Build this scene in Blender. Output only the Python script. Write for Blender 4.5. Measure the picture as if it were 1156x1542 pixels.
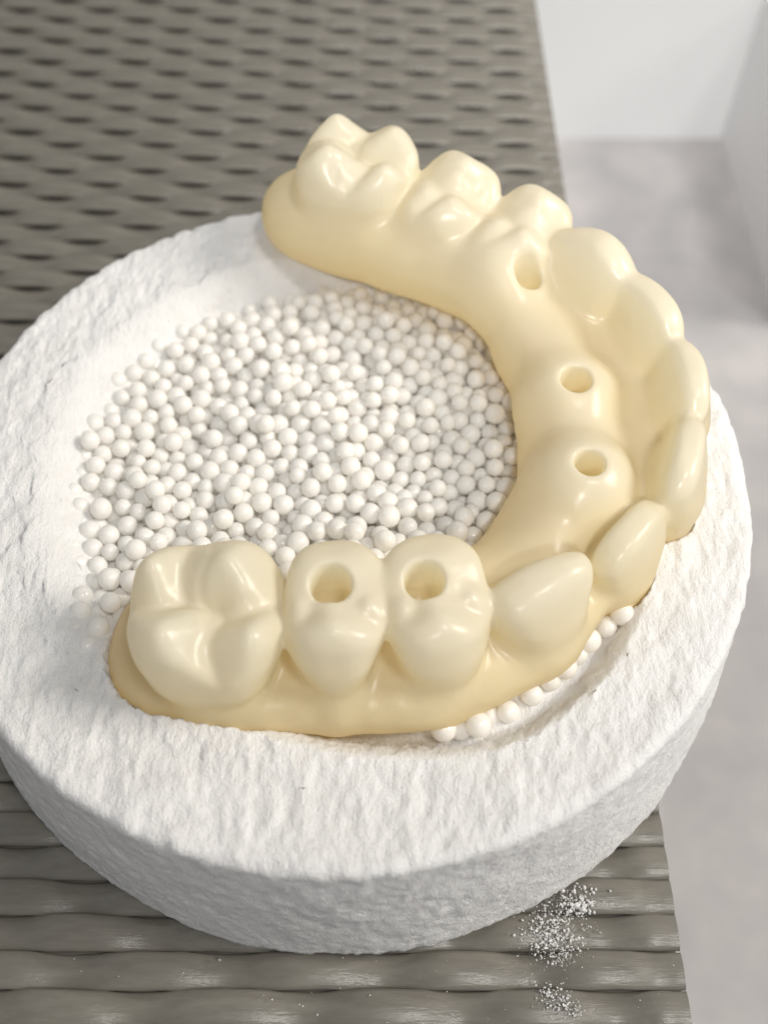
# 1 Blender unit = 1 cm
import bpy, math, random
import numpy as np
from mathutils import Vector, kdtree
R = math.radians
random.seed(7); rng = np.random.default_rng(7)
S = bpy.context.scene
for o in list(bpy.data.objects): bpy.data.objects.remove(o)
S.unit_settings.system = 'METRIC'; S.unit_settings.scale_length = 0.01
C = S.collection

# ------------------------------------------------------------------ camera
FPX = 1536.6
cd = bpy.data.cameras.new('camera'); cam = bpy.data.objects.new('camera', cd); C.objects.link(cam)
cam.location = (0.5107, -7.6049, 12.5351); cam.rotation_euler = (R(90-55.8), 0, 0)
cd.sensor_fit = 'VERTICAL'; cd.sensor_height = 24; cd.lens = 24*FPX/1542
cd.clip_start = 0.5; cd.clip_end = 2000
cd.dof.use_dof = True; cd.dof.focus_distance = 11.6; cd.dof.aperture_fstop = cd.lens*1e-3/(2*0.10)
S.camera = cam
# ------------------------------------------------------------------ light
w = bpy.data.worlds.new('World'); S.world = w; w.use_nodes = True
bg = w.node_tree.nodes['Background']; bg.inputs['Color'].default_value = (0.93, 0.96, 1, 1); bg.inputs['Strength'].default_value = 0.27
def area(name, az, el, dist, size, power, col, aim=(0.3, 0, 2.5)):
    l = bpy.data.lights.new(name, 'AREA'); l.shape = 'RECTANGLE'; l.size = size[0]; l.size_y = size[1]; l.energy = power; l.color = col
    o = bpy.data.objects.new(name, l); C.objects.link(o)
    d = Vector((math.cos(R(az))*math.cos(R(el)), math.sin(R(az))*math.cos(R(el)), math.sin(R(el))))
    o.location = Vector(aim)+d*dist; o.rotation_euler = d.to_track_quat('Z', 'Y').to_euler()
    return o
area('window_light', 2, 38, 260, (95, 85), 540000, (1, 0.95, 0.87))
area('added_overhead_fill', -42, 66, 400, (70, 70), 480000, (1, .985, .955))  # overhead light added to lift the floor and bring out bead highlights
sl_ = bpy.data.lights.new('added_corner_spot', 'SPOT'); sl_.energy = 370000; sl_.spot_size = R(16); sl_.spot_blend = 1; sl_.shadow_soft_size = 6; sl_.color = (1, .99, .97)  # spot added only to brighten the back wall and floor corner
so_ = bpy.data.objects.new('added_corner_spot', sl_); C.objects.link(so_); so_.location = (4, -60, 70); so_.rotation_euler = (Vector((4, -60, 70))-Vector((9, 26, -10))).to_track_quat('Z', 'Y').to_euler()
S.view_settings.view_transform = 'Standard'; S.view_settings.look = 'None'; S.view_settings.exposure = 0.05; S.view_settings.gamma = 1
S.view_settings.use_curve_mapping = False

# ------------------------------------------------------------------ helpers
def tag(o, label=None, cat=None, group=None, kind=None):
    for k, v in (('label', label), ('category', cat), ('group', group), ('kind', kind)):
        if v: o[k] = v
    return o
def meshobj(name, V, F, mat, parent=None, smooth=True):
    me = bpy.data.meshes.new(name); V = np.asarray(V, np.float32)
    if isinstance(F, np.ndarray):
        n, k = F.shape
        me.vertices.add(len(V)); me.vertices.foreach_set('co', V.ravel())
        me.loops.add(n*k); me.loops.foreach_set('vertex_index', F.astype(np.int32).ravel())
        me.polygons.add(n); me.polygons.foreach_set('loop_start', np.arange(0, n*k, k, dtype=np.int32))
        me.update(calc_edges=True)
    else:
        me.from_pydata([tuple(map(float, v)) for v in V], [], F)
    if smooth: me.polygons.foreach_set('use_smooth', np.ones(len(me.polygons), bool))
    if mat: me.materials.append(mat)
    o = bpy.data.objects.new(name, me); C.objects.link(o); o.parent = parent
    return o
def box(name, a, b, mat, parent=None):
    (x0, y0, z0), (x1, y1, z1) = a, b
    V = [(x0,y0,z0),(x1,y0,z0),(x1,y1,z0),(x0,y1,z0),(x0,y0,z1),(x1,y0,z1),(x1,y1,z1),(x0,y1,z1)]
    F = [(0,3,2,1),(4,5,6,7),(0,1,5,4),(1,2,6,5),(2,3,7,6),(3,0,4,7)]
    return meshobj(name, V, F, mat, parent, False)
def grid_faces(nu, nv, wrap=False):                       # index = u*nv + v
    U = np.arange(nu if wrap else nu-1); Vv = np.arange(nv-1)
    u, v = np.meshgrid(U, Vv, indexing='ij'); u2 = (u+1) % nu
    return np.stack([u*nv+v, u2*nv+v, u2*nv+v+1, u*nv+v+1], -1).reshape(-1, 4)
LAT = rng.random((64, 64, 64)).astype(np.float32)
def vnoise(P):
    P = np.asarray(P, np.float64); i = np.floor(P).astype(int); f = P-i; f = f*f*(3-2*f); r = 0
    for a in (0, 1):
        for b in (0, 1):
            for c in (0, 1):
                wgt = (f[..., 0] if a else 1-f[..., 0])*(f[..., 1] if b else 1-f[..., 1])*(f[..., 2] if c else 1-f[..., 2])
                r = r+wgt*LAT[(i[..., 0]+a) & 63, (i[..., 1]+b) & 63, (i[..., 2]+c) & 63]
    return r*2-1
def fbm(P, n=4, g=.5):
    r = 0; a = 1; P = np.asarray(P, float)
    for k in range(n): r = r+a*vnoise(P*2**k+17.3*k); a *= g
    return r

# ------------------------------------------------------------------ materials
def new_mat(name):
    m = bpy.data.materials.new(name); m.use_nodes = True; nt = m.node_tree
    return m, nt, nt.nodes['Principled BSDF']
def N(nt, t, **kw):
    n = nt.nodes.new(t)
    for k, v in kw.items():
        if k in n.inputs: n.inputs[k].default_value = v
        else: setattr(n, k, v)
    return n
def noise(nt, scale, detail=4, stretch=(1, 1, 1), rough=.55):
    tc = N(nt, 'ShaderNodeTexCoord'); mp = N(nt, 'ShaderNodeMapping'); mp.inputs['Scale'].default_value = stretch
    nt.links.new(tc.outputs['Object'], mp.inputs[0])
    n = N(nt, 'ShaderNodeTexNoise', Scale=scale, Detail=detail, Roughness=rough); nt.links.new(mp.outputs[0], n.inputs['Vector'])
    return n
def ramp(nt, src, stops):
    r = N(nt, 'ShaderNodeValToRGB'); e = r.color_ramp.elements
    while len(e) < len(stops): e.new(.5)
    for k, (p, c) in zip(e, stops): k.position = p; k.color = (*c, 1)
    nt.links.new(src, r.inputs[0]); return r
def bump(nt, src, dist, strength=1, prev=None):
    b = N(nt, 'ShaderNodeBump', Strength=strength, Distance=dist); nt.links.new(src, b.inputs['Height'])
    if prev: nt.links.new(prev.outputs[0], b.inputs['Normal'])
    return b
# milled zirconia
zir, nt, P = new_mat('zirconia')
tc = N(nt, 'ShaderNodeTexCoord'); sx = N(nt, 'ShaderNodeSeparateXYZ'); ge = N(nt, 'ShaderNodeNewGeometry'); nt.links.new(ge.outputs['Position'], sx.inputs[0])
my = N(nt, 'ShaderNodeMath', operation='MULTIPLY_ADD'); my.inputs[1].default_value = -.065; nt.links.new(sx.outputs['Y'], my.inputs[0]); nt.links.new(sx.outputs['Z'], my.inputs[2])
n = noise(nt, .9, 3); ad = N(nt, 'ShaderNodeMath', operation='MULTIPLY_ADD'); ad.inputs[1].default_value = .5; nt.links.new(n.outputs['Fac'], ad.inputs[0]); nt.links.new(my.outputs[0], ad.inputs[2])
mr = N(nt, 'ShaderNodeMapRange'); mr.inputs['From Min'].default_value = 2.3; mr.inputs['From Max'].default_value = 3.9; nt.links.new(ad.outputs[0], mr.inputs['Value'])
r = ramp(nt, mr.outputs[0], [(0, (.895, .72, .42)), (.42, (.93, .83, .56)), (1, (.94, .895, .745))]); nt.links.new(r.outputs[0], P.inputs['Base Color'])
tl = N(nt, 'ShaderNodeBsdfTranslucent'); nt.links.new(r.outputs[0], tl.inputs['Color'])
mx = N(nt, 'ShaderNodeMixShader'); mx.inputs[0].default_value = .5; nt.links.new(P.outputs[0], mx.inputs[1]); nt.links.new(tl.outputs[0], mx.inputs[2]); nt.links.new(mx.outputs[0], nt.nodes['Material Output'].inputs['Surface'])
P.inputs['Roughness'].default_value = .25; P.inputs['IOR'].default_value = 1.5
nb = noise(nt, 7, 3); b = bump(nt, nb.outputs['Fac'], .008, .6); nt.links.new(b.outputs[0], P.inputs['Normal'])
# beads
bead_m, nt, P = new_mat('bead_ceramic')
P.inputs['Base Color'].default_value = (.985, .97, .94, 1); P.inputs['Roughness'].default_value = .07; P.inputs['IOR'].default_value = 1.6
tl = N(nt, 'ShaderNodeBsdfTranslucent'); tl.inputs['Color'].default_value = (.99, .975, .945, 1)
mx = N(nt, 'ShaderNodeMixShader'); mx.inputs[0].default_value = .38; nt.links.new(P.outputs[0], mx.inputs[1]); nt.links.new(tl.outputs[0], mx.inputs[2]); nt.links.new(mx.outputs[0], nt.nodes['Material Output'].inputs['Surface'])
nb = noise(nt, 9, 2); b = bump(nt, nb.outputs['Fac'], .006, .5); nt.links.new(b.outputs[0], P.inputs['Normal'])
# fibre board of the tray
fib, nt, P = new_mat('fibre_board')
n = noise(nt, 3.2, 5); r = ramp(nt, n.outputs['Fac'], [(.3, (.80, .785, .77)), (.62, (.865, .855, .845))]); nt.links.new(r.outputs[0], P.inputs['Base Color'])
P.inputs['Roughness'].default_value = .95; P.inputs['Specular IOR Level'].default_value = .15
n1 = noise(nt, 12, 4, (1.5, .65, 1)); b1 = bump(nt, n1.outputs['Fac'], .03, .8)
n2 = noise(nt, 34, 5, rough=.7); b2 = bump(nt, n2.outputs['Fac'], .028, .9, b1); nt.links.new(b2.outputs[0], P.inputs['Normal'])
# mat strips
vin, nt, P = new_mat('woven_vinyl')
n = noise(nt, 1.4, 5, (1, 5, 5)); r = ramp(nt, n.outputs['Fac'], [(.3, (.145, .133, .112)), (.7, (.20, .186, .158))]); nt.links.new(r.outputs[0], P.inputs['Base Color'])
P.inputs['Roughness'].default_value = .27
n1 = noise(nt, 6, 4, (.5, 6, 6)); b1 = bump(nt, n1.outputs['Fac'], .012, .5); nt.links.new(b1.outputs[0], P.inputs['Normal'])
warp, nt, P = new_mat('warp_thread'); P.inputs['Base Color'].default_value = (.11, .10, .084, 1); P.inputs['Roughness'].default_value = .8
tabm, nt, P = new_mat('table_laminate'); P.inputs['Base Color'].default_value = (.5, .48, .45, 1); P.inputs['Roughness'].default_value = .5
flo, nt, P = new_mat('floor_vinyl')
n = noise(nt, .5, 5); r = ramp(nt, n.outputs['Fac'], [(.34, (.38, .367, .364)), (.5, (.43, .409, .406)), (.66, (.48, .452, .448))]); nt.links.new(r.outputs[0], P.inputs['Base Color']); P.inputs['Roughness'].default_value = .6
whi, nt, P = new_mat('white_paint')
n = noise(nt, .05, 3); r = ramp(nt, n.outputs['Fac'], [(.3, (.68, .685, .685)), (.7, (.72, .72, .718))]); nt.links.new(r.outputs[0], P.inputs['Base Color']); P.inputs['Roughness'].default_value = .6

# ------------------------------------------------------------------ setting: floor, walls, table
ZF = -12; K = (12.535-ZF)/12.835
wy = -7.605+(10.26+7.605)*K; wx = .511+(7.32-.511)*K
tag(meshobj('floor', [(-150, -120, ZF), (wx+.5, -120, ZF), (wx+.5, wy+.5, ZF), (-150, wy+.5, ZF)], [(0, 1, 2, 3)], flo, smooth=False), kind='structure')
tag(box('wall_back', (-60, wy, ZF-1), (wx+5, wy+4, 14), whi), kind='structure')
whp = whi.copy(); whp.name = 'white_panel'
for e in [n for n in whp.node_tree.nodes if n.type == 'VALTORGB'][0].color_ramp.elements: e.color = (.88, .88, .88, 1)
tag(box('wall_right', (wx, 16.5, ZF-1), (wx+4, wy-.02, -6.2), whp), kind='structure')
MX = 3.94
# table
tb = bpy.data.objects.new('table', None); C.objects.link(tb); tb.location = (-30, 10, ZF)
tag(tb, 'low grey table under the woven mat, mostly hidden by it', 'table')
def child(o, p):
    o.parent = p; o.matrix_parent_inverse = p.matrix_world.inverted(); return o
bpy.context.view_layer.update()
child(box('tabletop', (-40, -16, -2.2), (MX-.12, 22, -.25), tabm), tb)
for x in (-38, MX-4):
    for y in (-14, 18): child(box('leg', (x, y, ZF), (x+2.5, y+2.5, -2.21), tabm), tb)

# ------------------------------------------------------------------ woven mat
mt = bpy.data.objects.new('woven_mat', None); C.objects.link(mt); mt.location = (-8, 5, -.2)
tag(mt, 'grey brown woven vinyl mat under the white round tray', 'mat'); bpy.context.view_layer.update()
PIT = .405; PER = 1.78; MXL = -22
def strip_mesh(ph, seed):
    nx = int((MX-MXL)/.06); xs = np.linspace(MXL, MX, nx); V = []
    cross = [(-.5, -.03), (-.485, -.002), (-.40, .018), (-.2, .036), (0, .042), (.2, .036), (.40, .018), (.485, -.002), (.5, -.03)]
    ph2 = 2*np.pi*xs/PER+ph+.25*np.sin(xs*.7+seed)
    s = np.sin(ph2)+.15*np.sin(2*ph2+1); fe = np.clip((MX-xs)/.55, 0, 1); s = s*fe*fe*(3-2*fe)
    z = -.105+.06*s
    wid = PIT*(1.0+.035*s)
    jit = .012*vnoise(np.stack([xs*1.3, 0*xs+seed*3.1, 0*xs], 1))
    edge = .006*vnoise(np.stack([xs*6, 0*xs+seed*5.7, 0*xs+2], 1))
    for cy, cz in cross:
        V.append(np.stack([xs, cy*wid+jit+np.sign(cy)*edge*(abs(cy) > .45), z+cz*1.0+.012*cy*s], 1))
    V = np.stack(V, 1).reshape(-1, 3)
    me = meshobj('weft_strip', V, grid_faces(nx, len(cross)), vin)
    me.location = (0, 0, 0); return me
protos = [strip_mesh((k % 2)*np.pi, k) for k in range(6)]
rows = list(range(-26, 50)); used = set()
for i in rows:
    k = i % 6; src = protos[k]
    if k in used: o = src.copy(); C.objects.link(o)
    else: o = src; used.add(k)
    o.location = (0, i*PIT-.11, 0); o.parent = mt; o.matrix_parent_inverse = mt.matrix_world.inverted()
child(box('backing', (MXL, rows[0]*PIT-.2, -.248), (MX-.03, rows[-1]*PIT+.05, -.2), warp), mt)

# ------------------------------------------------------------------ the bridge as one field
H = .027
lo = np.array([-3.0, -4.0, 1.6]); hi = np.array([5.1, 5.6, 4.7]); dim = np.ceil((hi-lo)/H).astype(int)+1
gx, gy, gz = [lo[i]+H*np.arange(dim[i]) for i in range(3)]
def smin(a, b, k):
    h = np.clip(.5+.5*(b-a)/k, 0, 1); return b+(a-b)*h-k*h*(1-h)
def smax(a, b, k): return -smin(-a, -b, k)
def zb(x, y): return 1.95+.065*(y+3)+.045*x
# base: (x, y, lingual width, buccal width, height)
BASE = np.array([(-1.68,-2.42,.82,.90,.66),(-.9,-2.5,.85,.95,.72),(0,-2.5,.85,.93,.72),(1.05,-2.4,.85,.98,.72),(2.1,-2.0,.9,.82,.66),(2.9,-1.3,1.15,.52,.62),(3.35,-.45,1.2,.66,.62),
  (3.42,.5,1.1,.72,.65),(3.15,1.4,.85,.8,.72),(2.65,2.15,.65,.75,.9),(2.0,2.8,.68,.75,1.05),(1.1,3.4,.78,.72,1.1),(.2,3.85,.80,.72,1.05),(-.35,4.1,.76,.72,1.0)])
def catmull(Pt, n=14):
    out = []
    Q = np.vstack([2*Pt[0]-Pt[1], Pt, 2*Pt[-1]-Pt[-2]])
    for i in range(1, len(Q)-2):
        for t in np.arange(n)/n:
            a, b, c, d = Q[i-1:i+3]
            out.append(.5*((2*b)+(c-a)*t+(2*a-5*b+4*c-d)*t*t+(3*b-a-3*c+d)*t**3))
    out.append(Pt[-1]); return np.array(out)
CU = catmull(BASE)
X2, Y2 = np.meshgrid(gx, gy, indexing='ij')
best = np.full(X2.shape, 1e9); wl = np.zeros_like(best); ov = np.zeros_like(best); par = np.zeros(X2.shape+(3,))
for i in range(len(CU)-1):
    a, b = CU[i, :2], CU[i+1, :2]; d = b-a; L = np.hypot(*d); t = ((X2-a[0])*d[0]+(Y2-a[1])*d[1])/L**2
    tc = np.clip(t, 0, 1); px = X2-a[0]-tc*d[0]; py = Y2-a[1]-tc*d[1]; dd = px**2+py**2
    m = dd < best; best[m] = dd[m]
    lat = ((X2-a[0])*d[1]-(Y2-a[1])*d[0])/L             # + is buccal (right of travel)
    o = np.where((i == 0) & (t < 0), -t*L, np.where((i == len(CU)-2) & (t > 1), (t-1)*L, 0))
    wl[m] = lat[m]; ov[m] = o[m]
    pp = CU[i, 2:]+tc[..., None]*(CU[i+1, 2:]-CU[i, 2:]); par[m] = pp[m]
zbg = zb(X2, Y2)
hw = np.where(wl > 0, par[..., 1], par[..., 0])
hh = par[..., 2]
Z = gz[None, None, :]
zc = (zbg+hh*.42)[..., None]
qe = np.where(ov > 0, 2.05, 2.6); q = (np.abs(wl/hw)**qe+np.abs(ov/.88)**qe)**(2.6/qe)
zr = np.where(Z > zc, (Z-zc)/(hh*.58)[..., None], (zc-Z)/(hh*.42)[..., None])
rho = (q[..., None]+np.abs(zr)**2.6)**(1/2.6)
phi = ((rho-1)*.52).astype(np.float32)
# lingual ridge with the screw channels
def capsule(a, b, ra, rb):
    a = np.array(a); b = np.array(b); d = b-a; L2 = d@d
    PX = X2[..., None]-a[0]; PY = Y2[..., None]-a[1]; PZ = Z-a[2]
    t = np.clip((PX*d[0]+PY*d[1]+PZ*d[2])/L2, 0, 1)
    return (np.sqrt((PX-t*d[0])**2+(PY-t*d[1])**2+(PZ-t*d[2])**2)-(ra+(rb-ra)*t)).astype(np.float32)
RID = [((1.45,2.95,2.95),.42),((2.05,2.45,3.12),.52),((2.52,1.55,2.72),.48),((2.78,.58,2.84),.58),((2.84,-.08,2.62),.50),((2.78,-.70,2.82),.60),((2.35,-1.35,2.48),.48),((1.75,-1.75,2.35),.42)]
for (a, ra), (b, rb) in zip(RID, RID[1:]): phi = smin(phi, capsule(a, b, ra, rb), .28)
base_phi = phi.copy(); lab = np.zeros(phi.shape, np.int8); cur = phi+.03
tooth_phi = None
def interp(s, xs, ys): return np.interp(s, xs, ys)
# name, occlusal centre x, y, occlusal z, outward angle, mesiodistal half, buccolingual half, crown height, lean
TEETH = [
 ('molar',   -1.32,-2.52,3.60,-90,.82,.83,1.25,.02,'M'),
 ('premolar',  .01,-2.45,3.60,-90,.545,.78,1.34,.02,'P'),
 ('premolar', 1.04,-2.40,3.60,-82,.56,.80,1.38,.02,'P'),
 ('canine',   2.13,-2.22,3.52,-60,.60,.66,1.35,.05,'C'),
 ('incisor',  3.16,-1.52,3.36,-42,.60,.58,1.30,.05,'I'),
 ('incisor',  3.84,-.62,3.62,-16,.64,.58,1.30,.05,'I'),
 ('incisor',  4.02, .45,3.72,  4,.64,.58,1.30,.05,'I'),
 ('incisor',  3.72,1.46,3.82, 25,.64,.60,1.30,.05,'I'),
 ('canine',   3.12,2.32,3.93, 40,.66,.68,1.35,.05,'C'),
 ('premolar', 2.34,2.98,3.93, 52,.58,.72,1.2,.02,'Q'),
 ('premolar', 1.42,3.58,4.00, 58,.61,.76,1.2,.02,'Q'),
 ('molar',     .15,4.10,4.12, 66,.80,.82,1.25,.02,'M')]
def lse(hs, k): 
    m = np.max(hs, 0); return m+k*np.log(sum(np.exp((h-m)/k) for h in hs))
def cusp(m, b, cm, cb, h, sl=.75, sm=1., sb=1.):
    th = np.arctan2(b-cb, m-cm); d = np.sqrt(((m-cm)*sm)**2+((b-cb)*sb)**2+.09**2)-.09
    return h-sl*d*(1+.22*np.cos(3*th+1.5*np.sin(7*cm+5*cb)+2*cm)*np.clip(d/.15, 0, 1))
for ti, (nm, x, y, zo, ang, wm, wb, Hc, lean, ty) in enumerate(TEETH):
    a = R(ang); nx, ny = math.cos(a), math.sin(a); tx, ty_ = -ny, nx
    z0 = zo-Hc; rad = max(wm, wb)+.35
    i0, i1 = np.searchsorted(gx, (x-rad-.2, x+rad+.2)); j0, j1 = np.searchsorted(gy, (y-rad-.2, y+rad+.2))
    sl = (slice(i0, i1), slice(j0, j1), slice(None))
    dx = X2[i0:i1, j0:j1, None]-x; dy = Y2[i0:i1, j0:j1, None]-y; h = Z-z0
    m = dx*tx+dy*ty_+0*h; s = h/Hc; b = dx*nx+dy*ny+lean*(Hc-h)
    h = h+0*m; s = s+0*m
    if ty in 'MPQ':
        nk = .62 if ty == 'M' else .40
        fm = interp(s, [-.7, -.3, -.05, .3, .62, .85, 1.1], [.2, .55*nk, nk, .5+.5*nk+.08, 1.0, .985, .9])
        fo = interp(s, [-.7, -.25, 0, .35, .6, .85, 1.1], [.80, .90, .97, 1.02, .98, .86, .68])
        fi = interp(s, [-.7, -.25, 0, .35, .6, .85, 1.1], [.6, .72, .84, .98, 1.0, .92, .78])
        WM = wm*fm; WB = wb*np.where(b > 0, fo, fi); p = 2.7 if ty == 'M' else 2.4
    else:
        fm = interp(s, [-.7, -.25, 0, .4, .8, 1.1], [.5, .6, .74, .92, 1.0, .96] if ty == 'I' else [.45, .55, .70, .92, 1.0, .9])
        fo = interp(s, [-.7, -.2, 0, .3, .6, .85, 1.1], [.78, .84, .88, .84, .70, .50, .3] if ty == 'I' else [.95, 1.0, 1.0, .94, .76, .52, .3])
        fi = interp(s, [-.7, -.2, 0, .3, .6, .85, 1.1], [1.0, 1.0, .9, .62, .34, .22, .15] if ty == 'I' else [1, 1, .95, .75, .5, .3, .15])
        WM = wm*fm; WB = np.maximum(wb*np.where(b > 0, fo, fi), .05); p = 2.5
    rho = (np.abs(m/WM)**p+np.abs(b/WB)**p)**(1/p)
    side = (rho-1)*np.minimum(WM, WB)*.9
    if ty == 'M':
        cs = [cusp(m, b, -.36, .42, Hc, .72), cusp(m, b, .50, .40, Hc*.98, .9), cusp(m, b, -.56, -.38, Hc*1.0, .9), cusp(m, b, .24, -.40, Hc*1.05, .74), cusp(m, b, -.12, .12, Hc*.80, .9), cusp(m, b, .12, -.16, Hc*.8, .9)]
        top = h-lse(cs, .012)+.05*np.exp(-(b/.035)**2-(m/.5)**4)+.03*np.exp(-((m-.05*np.sin(b*9))/.03)**2)*(np.abs(b) < .7)+.018*np.sin(11*m+7*b)*np.exp(-(m*m+b*b)/.25)
    elif ty == 'P':
        cs = [cusp(m, b, .0, .42, Hc*.99, .6, .8), cusp(m, b, -.02, -.22, Hc*1.02, .42, 1, 1), cusp(m, b, -.33, .12, Hc*.93, .9), cusp(m, b, .33, .12, Hc*.93, .9), cusp(m, b, .05, .2, Hc*.93, .9)]
        top = h-lse(cs, .014)+.03*np.exp(-((b-.1)/.03)**2-(m/.33)**4)+.012*np.sin(17*m)*np.exp(-((b-.2)/.2)**2)
    elif ty == 'Q':
        cs = [cusp(m, b, .0, .30, Hc, .62, .9), cusp(m, b, -.2, -.36, Hc*.93, .75), cusp(m, b, .22, -.32, Hc*.9, .8)]
        top = h-lse(cs, .014)+.03*np.exp(-((b-.1)/.03)**2-(m/.33)**4)+.012*np.sin(17*m)*np.exp(-((b-.2)/.2)**2)
    elif ty == 'C':
        top = h-(Hc*1.03-(.2 if ti < 6 else .34)*(np.sqrt((m-(.28 if ti < 6 else -.1))**2+.12**2)-.12))
    else:
        top = h-(Hc*1.03-.24*np.abs(m/wm)**2.5)
    top = top+.018*np.sin(5.3*m+2*b+ti)*np.sin(4.7*b-1.3*m+2*ti)
    f = smax(side, top*.8, .10 if ty in 'MPQ' else .15 if ty == 'C' else .10)
    f = smax(f, (z0-.55-h*0-(Z-0*h))*1.0+0*f, .1).astype(np.float32)
    lb = lab[sl]; c = cur[sl]; mk = f < c; lb[mk] = ti+1; c[mk] = f[mk]
    if tooth_phi is None: tooth_phi = np.full(phi.shape, 9, np.float32)
    tooth_phi[sl] = smin(tooth_phi[sl], f, .05 if ty in 'MPQ' else .055)
phi = smin(phi, tooth_phi, .13)
# screw channels: top point, direction (pointing out), radius, depth
HOLES = [((2.33,2.20,3.60),(0,.05,1),.17,.42),((2.78,.50,3.42),(-.1,-.05,1),.165,.42),((2.80,-.76,3.42),(-.1,-.05,1),.18,.42),((.92,-2.32,3.55),(0,-.05,1),.2,.42),((-.03,-2.36,3.55),(0,-.05,1),.2,.42)]
for p0, dr, rr, dep in HOLES:
    dr = np.array(dr)/np.linalg.norm(dr); a = np.array(p0)+dr*.6; b = np.array(p0)-dr*dep
    i0, i1 = np.searchsorted(gx, (p0[0]-1, p0[0]+1)); j0, j1 = np.searchsorted(gy, (p0[1]-1, p0[1]+1))
    PX = X2[i0:i1, j0:j1, None]-a[0]; PY = Y2[i0:i1, j0:j1, None]-a[1]; PZ = Z-a[2]; d = b-a
    t = np.clip((PX*d[0]+PY*d[1]+PZ*d[2])/(d@d), 0, 1)
    cy = np.sqrt((PX-t*d[0])**2+(PY-t*d[1])**2+(PZ-t*d[2])**2)-rr
    phi[i0:i1, j0:j1] = smax(phi[i0:i1, j0:j1], -cy.astype(np.float32), .05)
wob = np.stack(np.meshgrid(gx, gy, gz, indexing='ij'), -1)[::3, ::3, ::3].reshape(-1, 3)
wb_ = (vnoise(wob*2.1+5)*.022+vnoise(wob*5+1)*.006).reshape([len(range(0, d, 3)) for d in dim]).astype(np.float32)
phi += np.repeat(np.repeat(np.repeat(wb_, 3, 0), 3, 1), 3, 2)[:dim[0], :dim[1], :dim[2]]; del wob
for ax in (0, 1, 2):                                       # soften
    for _ in range(2):
        phi = .5*phi+.25*(np.roll(phi, 1, ax)+np.roll(phi, -1, ax))
def surface_nets(phi):
    neg = phi < 0
    sm = sum(neg[a:dim[0]-1+a, b:dim[1]-1+b, c:dim[2]-1+c].astype(np.int8) for a in (0, 1) for b in (0, 1) for c in (0, 1))
    act = (sm > 0) & (sm < 8); I = np.argwhere(act); idx = np.full(act.shape, -1, np.int32); idx[act] = np.arange(len(I))
    cor = {(a, b, c): phi[I[:, 0]+a, I[:, 1]+b, I[:, 2]+c] for a in (0, 1) for b in (0, 1) for c in (0, 1)}
    acc = np.zeros((len(I), 3)); cnt = np.zeros(len(I))
    for p in cor:
        for ax in range(3):
            if p[ax]: continue
            q = list(p); q[ax] = 1; q = tuple(q); u, v = cor[p], cor[q]; m = (u < 0) != (v < 0)
            t = np.where(m, u/np.where(m, u-v, 1), 0)
            pos = np.tile(np.array(p, float), (len(I), 1)); pos[:, ax] = t
            acc[m] += pos[m]; cnt[m] += 1
    V = lo+H*(I+acc/cnt[:, None]); F = []
    for ax in range(3):
        u, v = (ax+1) % 3, (ax+2) % 3
        s0 = [slice(1, -1)]*3; s0[ax] = slice(0, -1); s1 = [slice(1, -1)]*3; s1[ax] = slice(1, None)
        A = neg[tuple(s0)]; B = neg[tuple(s1)]; E = np.argwhere(A != B); sg = A[tuple(E.T)]
        off = np.ones(3, int); off[ax] = 0; E = E+off
        def cell(du, dv):
            e = E.copy(); e[:, u] += du; e[:, v] += dv; return idx[tuple(e.T)]
        qd = np.stack([cell(-1, -1), cell(0, -1), cell(0, 0), cell(-1, 0)], 1)
        qd[~sg] = qd[~sg][:, ::-1]; F.append(qd)
    return V, np.vstack(F)
def sample(fld, Pp):
    g = (Pp-lo)/H; i = np.clip(np.floor(g).astype(int), 0, dim-2); f = np.clip(g-i, 0, 1); r = 0
    for a in (0, 1):
        for b in (0, 1):
            for c in (0, 1):
                r = r+(f[:, 0] if a else 1-f[:, 0])*(f[:, 1] if b else 1-f[:, 1])*(f[:, 2] if c else 1-f[:, 2])*fld[i[:, 0]+a, i[:, 1]+b, i[:, 2]+c]
    return r
def grad(Pp, e=.03):
    g = np.stack([sample(phi, Pp+np.eye(3)[k]*e)-sample(phi, Pp-np.eye(3)[k]*e) for k in range(3)], 1)
    return g/(np.linalg.norm(g, axis=1, keepdims=True)+1e-9)
BV, BF = surface_nets(phi)
for _ in range(2):
    e = .02; G = np.stack([sample(phi, BV+np.eye(3)[k]*e)-sample(phi, BV-np.eye(3)[k]*e) for k in range(3)], 1)/(2*e)
    BV = BV-np.clip(sample(phi, BV)/((G**2).sum(1)+1e-3), -.02, .02)[:, None]*G
BN = grad(BV)
gi = np.clip(np.rint((BV-lo)/H).astype(int), 0, dim-1); VL = lab[tuple(gi.T)]
FL = np.median(VL[BF], axis=1).astype(int) if False else VL[BF[:, 0]]
bridge = bpy.data.objects.new('dental_bridge', None); C.objects.link(bridge); bridge.location = (1, .5, 2.0)
tag(bridge, 'cream horseshoe dental bridge with twelve teeth lying in the white tray', 'dental bridge'); bpy.context.view_layer.update()
for k in range(len(TEETH)+1):
    f = BF[FL == k]
    if not len(f): continue
    u, inv = np.unique(f, return_inverse=True); inv = inv.reshape(f.shape)
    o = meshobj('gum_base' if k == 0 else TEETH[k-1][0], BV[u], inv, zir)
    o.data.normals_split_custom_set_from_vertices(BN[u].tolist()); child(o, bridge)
print('bridge verts', len(BV))

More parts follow.
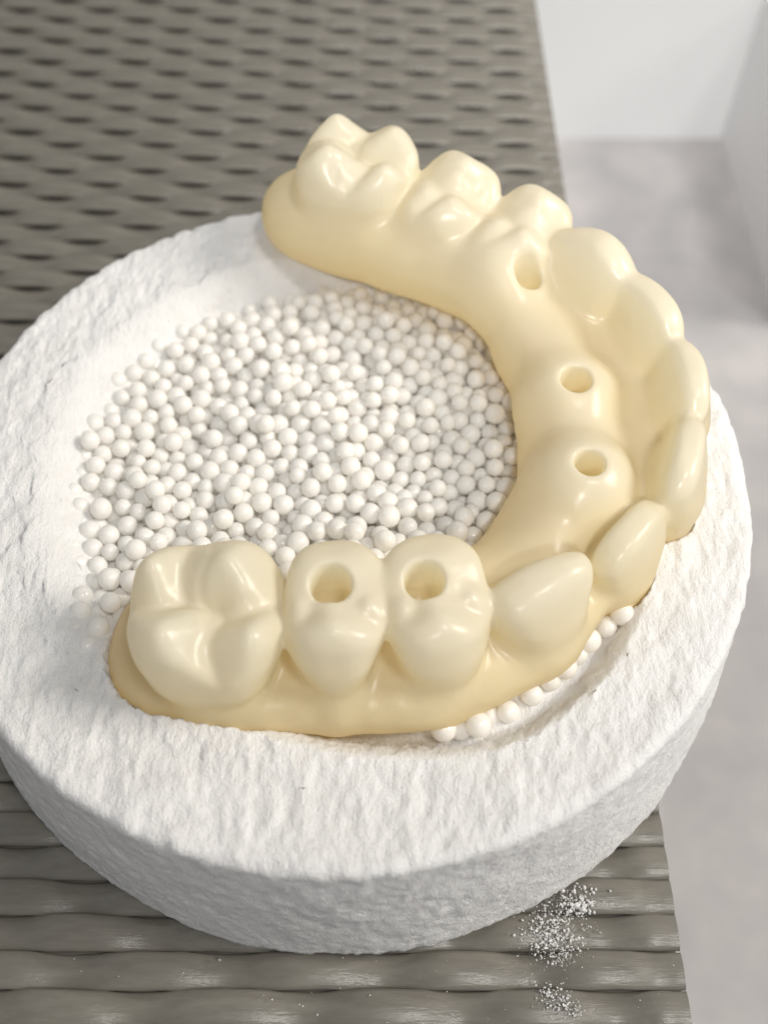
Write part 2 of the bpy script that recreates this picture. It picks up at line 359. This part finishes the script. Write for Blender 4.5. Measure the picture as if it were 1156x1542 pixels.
# ------------------------------------------------------------------ white tray
TT = 2.4
def recess_r(a): return 3.83+.05*np.sin(3*a+1)+.04*np.sin(5*a)-.40*np.exp(-((a+2.0)/.5)**2)+.17*np.exp(-((a+.88)/.45)**4)
col = np.where((phi < 0).any(2), gz[np.argmax(phi < 0, axis=2)], 9)    # underside of the bridge
def tray_top(x, y, fine=True):
    r = np.hypot(x, y); a = np.arctan2(y, x); wd = .5+.7*np.exp(-((np.abs(a)-2.9)/.9)**2)-.2*np.exp(-((a+.88)/.45)**4); t = np.clip((r-recess_r(a)-.12+wd)/wd, 0, 1); t = t*t*(3-2*t)
    fl = 1.70+.34*np.exp(-((a+.88)/.5)**4)*(r > 3.0); z = fl+(TT-.03-fl)*t+.05*np.clip((r-4)/1, 0, 1)
    return z
NA = 840
ang = np.linspace(0, 2*np.pi, NA, endpoint=False)
rr_ = np.concatenate([np.linspace(.05, 3.2, 14), np.linspace(3.25, 4.86, 74)])
prof = [(r, None) for r in rr_]+[(4.92, 2.405), (4.965, 2.37), (4.99, 2.31)]+[(4.99+.24*(1-z/2.25), z) for z in np.linspace(2.25, .06, 44)]+[(5.2, .012), (5.1, 0.0), (2, 0.0), (.02, 0.0)]
V = np.zeros((NA, len(prof), 3))
for j, (r, z) in enumerate(prof):
    x = r*np.cos(ang); y = r*np.sin(ang)
    zz = tray_top(x, y) if z is None else np.full(NA, z)
    V[:, j] = np.stack([x, y, zz], 1)
Vf = V.reshape(-1, 3); rad = np.hypot(Vf[:, 0], Vf[:, 1])[:, None]; er = np.concatenate([Vf[:, :2]/(rad+1e-6), 0*rad], 1)
topw = np.clip((Vf[:, 2:3]-2.2)/.2, 0, 1)*(rad < 4.95); sidew = ((rad > 4.85) & (Vf[:, 2:3] > .05))*1.0
n_lo = fbm(Vf*1.1+3, 2)[:, None]; n_mid = fbm(Vf*np.array([6.5, 3., 5])+9, 3)[:, None]; n_hi = fbm(Vf*np.array([15, 9, 15])+1, 3)[:, None]
inw = np.clip((rad-3.3)/.3, 0, 1)
dz = inw*(rad < 4.97)*(.03*n_lo+.019*n_mid+.011*n_hi)
dr = sidew*(.025*n_lo+.012*n_mid+.012*n_hi)+((rad > 3.4) & (rad < 4.1))*(.03*n_mid+.02*n_hi)
Vf = Vf+er*dr; Vf[:, 2:3] += dz
g = np.rint((Vf[:, :2]-lo[:2])/H).astype(int); ok = (g >= 0).all(1) & (g < dim[:2]).all(1) & (Vf[:, 2] > .5) & (rad[:, 0] < 4.9)
Vf[ok, 2] = np.minimum(Vf[ok, 2], col[g[ok, 0], g[ok, 1]]-.02)
tray = meshobj('firing_tray', Vf, grid_faces(NA, len(prof), True)[:, ::-1], fib)
tag(tray, 'round white fibre tray with rough rim, filled with beads', 'tray')

# ------------------------------------------------------------------ beads
BR = .121; NB = 1560
pos = []
while len(pos) < NB:
    a = random.uniform(0, 2*math.pi); r = 3.6*math.sqrt(random.random()); pos.append((r*math.cos(a), r*math.sin(a), random.uniform(1.8, 2.9)))
pos = np.array(pos); brad = BR*(1+rng.normal(0, .07, NB)).clip(.8, 1.15)
phig = phi
def project(pos):
    r = np.hypot(pos[:, 0], pos[:, 1]); a = np.arctan2(pos[:, 1], pos[:, 0])
    rm = recess_r(a)+.03-brad+np.clip((pos[:, 2]-1.75)*.3, 0, .25); k = np.where(r > rm, rm/np.maximum(r, 1e-6), 1)
    pos[:, :2] *= k[:, None]
    pos[:, 2] = np.maximum(pos[:, 2], 1.71+brad)
    ph = sample(phig, pos); m = ph < brad*.92
    if m.any():
        G = np.stack([sample(phig, pos[m]+np.eye(3)[k]*.05)-sample(phig, pos[m]-np.eye(3)[k]*.05) for k in range(3)], 1)
        G /= np.linalg.norm(G, axis=1, keepdims=True)+1e-6; G[:, 2] = np.minimum(G[:, 2], .1)
        pos[m] += G*np.clip(brad[m]*.92-ph[m], 0, .1)[:, None]
    return pos
for it in range(170):
    pos[:, 2] -= .014 if it < 120 else .006
    if it % 6 == 0:
        kd = kdtree.KDTree(NB)
        for i, p in enumerate(pos): kd.insert(p, i)
        kd.balance(); pr = [(i, j) for i in range(NB) for (_, j, _) in kd.find_range(pos[i], .42) if j > i]; pr = np.array(pr)
    for _ in range(3):
        d = pos[pr[:, 0]]-pos[pr[:, 1]]; L = np.linalg.norm(d, axis=1)+1e-6; ol = np.clip(brad[pr[:, 0]]+brad[pr[:, 1]]-L, 0, None)
        c = d/L[:, None]*(ol*.42)[:, None]; np.add.at(pos, pr[:, 0], c); np.add.at(pos, pr[:, 1], -c)
    pos = project(pos)
ba = np.arctan2(pos[:, 1], pos[:, 0])
keep = (sample(phig, pos) > .03) & ~((np.abs(ba+.72) < .5) & (np.hypot(pos[:, 0], pos[:, 1]) > 3.2) & (pos[:, 2] > 1.95)) & ~((pos[:, 1] < -3.1) & (pos[:, 2] > 1.8)); pos = pos[keep]; brad = brad[keep]
# how much of each bead the picture shows
fw = np.array([0, math.cos(R(55.8)), -math.sin(R(55.8))]); up = np.array([0, math.sin(R(55.8)), math.cos(R(55.8))]); cl = np.array(cam.location)
def proj(Q):
    d = Q-cl; z = d@fw; return 383.5+FPX*.664*d[:, 0]/z, 512-FPX*.664*(d@up)/z, z
zbuf = np.full((1024, 767), 1e9); ib = np.full((1024, 767), -1)
u, v, z = proj(BV)
for du in (-1, 0, 1):
    for dv in (-1, 0, 1):
        uu = np.clip(u+du, 0, 766).astype(int); vv = np.clip(v+dv, 0, 1023).astype(int); np.minimum.at(zbuf, (vv, uu), z)
u, v, z = proj(pos)
for i in np.argsort(z):
    rp = brad[i]*FPX*.664/z[i]; u0, u1, v0, v1 = int(u[i]-rp), int(u[i]+rp)+1, int(v[i]-rp), int(v[i]+rp)+1
    if u1 < 1 or v1 < 1 or u0 > 765 or v0 > 1022: continue
    uu, vv = np.meshgrid(np.arange(max(u0, 0), min(u1, 767)), np.arange(max(v0, 0), min(v1, 1024)))
    m = ((uu-u[i])**2+(vv-v[i])**2 < rp*rp) & (zbuf[vv, uu] > z[i]); zbuf[vv[m], uu[m]] = z[i]; ib[vv[m], uu[m]] = i
cnt = np.bincount(ib[ib >= 0], minlength=len(pos)); order = np.argsort(-cnt)
print('beads', len(pos), 'visible', (cnt > 4).sum(), cnt[order[[0, 100, 299]]])
import bmesh
def ico(sub):
    bm = bmesh.new(); bmesh.ops.create_icosphere(bm, subdivisions=sub, radius=1); me = bpy.data.meshes.new('bead')
    bm.to_mesh(me); bm.free(); me.polygons.foreach_set('use_smooth', np.ones(len(me.polygons), bool)); me.materials.append(bead_m); return me
bme = ico(4)
for i in order[:300]:
    o = bpy.data.objects.new('bead', bme); C.objects.link(o); o.location = pos[i]; o.scale = brad[i]*np.array([1, rng.uniform(.95, 1.02), rng.uniform(.95, 1.02)])
    o.rotation_euler = rng.uniform(0, 6, 3)
    tag(o, 'small pearly white ceramic bead among those filling the white tray', 'bead', 'white beads filling the tray')
s = ico(3); sv = np.array([v.co for v in s.vertices]); sf = np.array([p.vertices[:] for p in s.polygons])
rest = order[300:]; V = np.concatenate([sv*brad[i]+pos[i] for i in rest]); F = np.concatenate([sf+k*len(sv) for k in range(len(rest))])
tag(meshobj('bead_fill', V, F, bead_m), 'mass of pearly white beads lying deeper in the tray', 'beads', kind='stuff')

def ray(u, v, z=0.):
    d = fw+np.array([1, 0, 0])*(u-578)/FPX-up*(v-771)/FPX; t = (z-cl[2])/d[2]; return cl+t*d
for u_, v_, z_, lb in [(668, 1098, 2.12, 'half hidden loose bead at the left end of the groove below the premolars'), (720, 1091, 2.18, 'loose white bead in the groove below the right front premolar'), (850, 1004, 2.2, 'loose white bead in the groove below the canine'), (886, 964, 2.2, 'loose white bead in the groove right of the canine neck'), (936, 924, 2.24, 'loose white bead highest in the groove, below the front incisor')]:
    p = ray(u_, v_, z_); o = bpy.data.objects.new('bead', bme); C.objects.link(o); o.location = p; o.scale = (.14, .14, .14); tag(o, lb, 'bead', 'white beads filling the tray')
for u_, v_, z_ in [(693, 1098, 2.06), (765, 1072, 2.08), (800, 1046, 2.08), (827, 1024, 2.1), (868, 985, 2.1), (912, 944, 2.12), (735, 1078, 2.0), (955, 905, 2.14)]:
    p = ray(u_, v_, z_); o = bpy.data.objects.new('bead', bme); C.objects.link(o); o.location = p; o.scale = (.125, .125, .125)
    tag(o, 'white bead half buried in the groove along the front right edge of the bridge', 'bead', 'white beads filling the tray')
# ------------------------------------------------------------------ crumbs of fibre on the mat
def crumb_mass(name, spots, label):
    sph = ico(1); sv = np.array([v.co for v in sph.vertices]); sf = np.array([p.vertices[:] for p in sph.polygons]); V = []; F = []
    for k, (x, y, z, r) in enumerate(spots):
        V.append(sv*(1+.35*rng.normal(size=(len(sv), 1)))*r*rng.uniform(.6, 1.3, 3)+(x, y, z)); F.append(sf+k*len(sv))
    return tag(meshobj(name, np.concatenate(V), np.concatenate(F), fib, smooth=False), label, 'crumbs', kind='stuff')
sp = []
for (u, v, su, sv_, n, rm) in [(862, 1352, 16, 10, 60, .02), (835, 1392, 22, 18, 170, .014), (825, 1420, 18, 14, 110, .013), (850, 1440, 14, 8, 40, .01), (828, 1500, 10, 8, 40, .014), (848, 1512, 10, 8, 30, .013), (880, 1365, 8, 6, 14, .03), (868, 1525, 4, 4, 6, .018)]:
    for _ in range(n*4):
        p = ray(u+random.gauss(0, su*1.15), v+random.gauss(0, sv_*1.15)); sp.append((p[0], p[1], .0, rm*random.choice([.15, .2, .25, .3, .4, .5, .7, 1.1])))
for _ in range(35):
    p = ray(random.gauss(620, 300), random.uniform(1440, 1540)); sp.append((p[0], p[1], .0, random.uniform(.004, .010)))
crumb_mass('fibre_crumbs', sp, 'white powdery fibre crumbs scattered on the mat before the tray')
for k, (u, v, r, lb) in enumerate([(902, 1405, .035, 'tiny white fibre flake on the mat, right of the crumb trail'), (330, 1446, .028, 'tiny white fibre flake on dark mat below the tray'), (631, 103, .05, 'tiny white speck on the far grey mat behind the bridge')]):
    me = ico(1).copy(); 
    for vv in me.vertices: vv.co *= 1+.3*random.gauss(0, 1)
    me.materials.clear(); me.materials.append(fib)
    o = bpy.data.objects.new('fibre_flake', me); C.objects.link(o); p = ray(u, v); o.location = (p[0], p[1], .012); o.scale = (r, r*.6, r*.8); tag(o, lb, 'crumb')
S.render.engine = 'CYCLES'; S.cycles.max_bounces = 16; S.cycles.diffuse_bounces = 8; S.cycles.transmission_bounces = 12
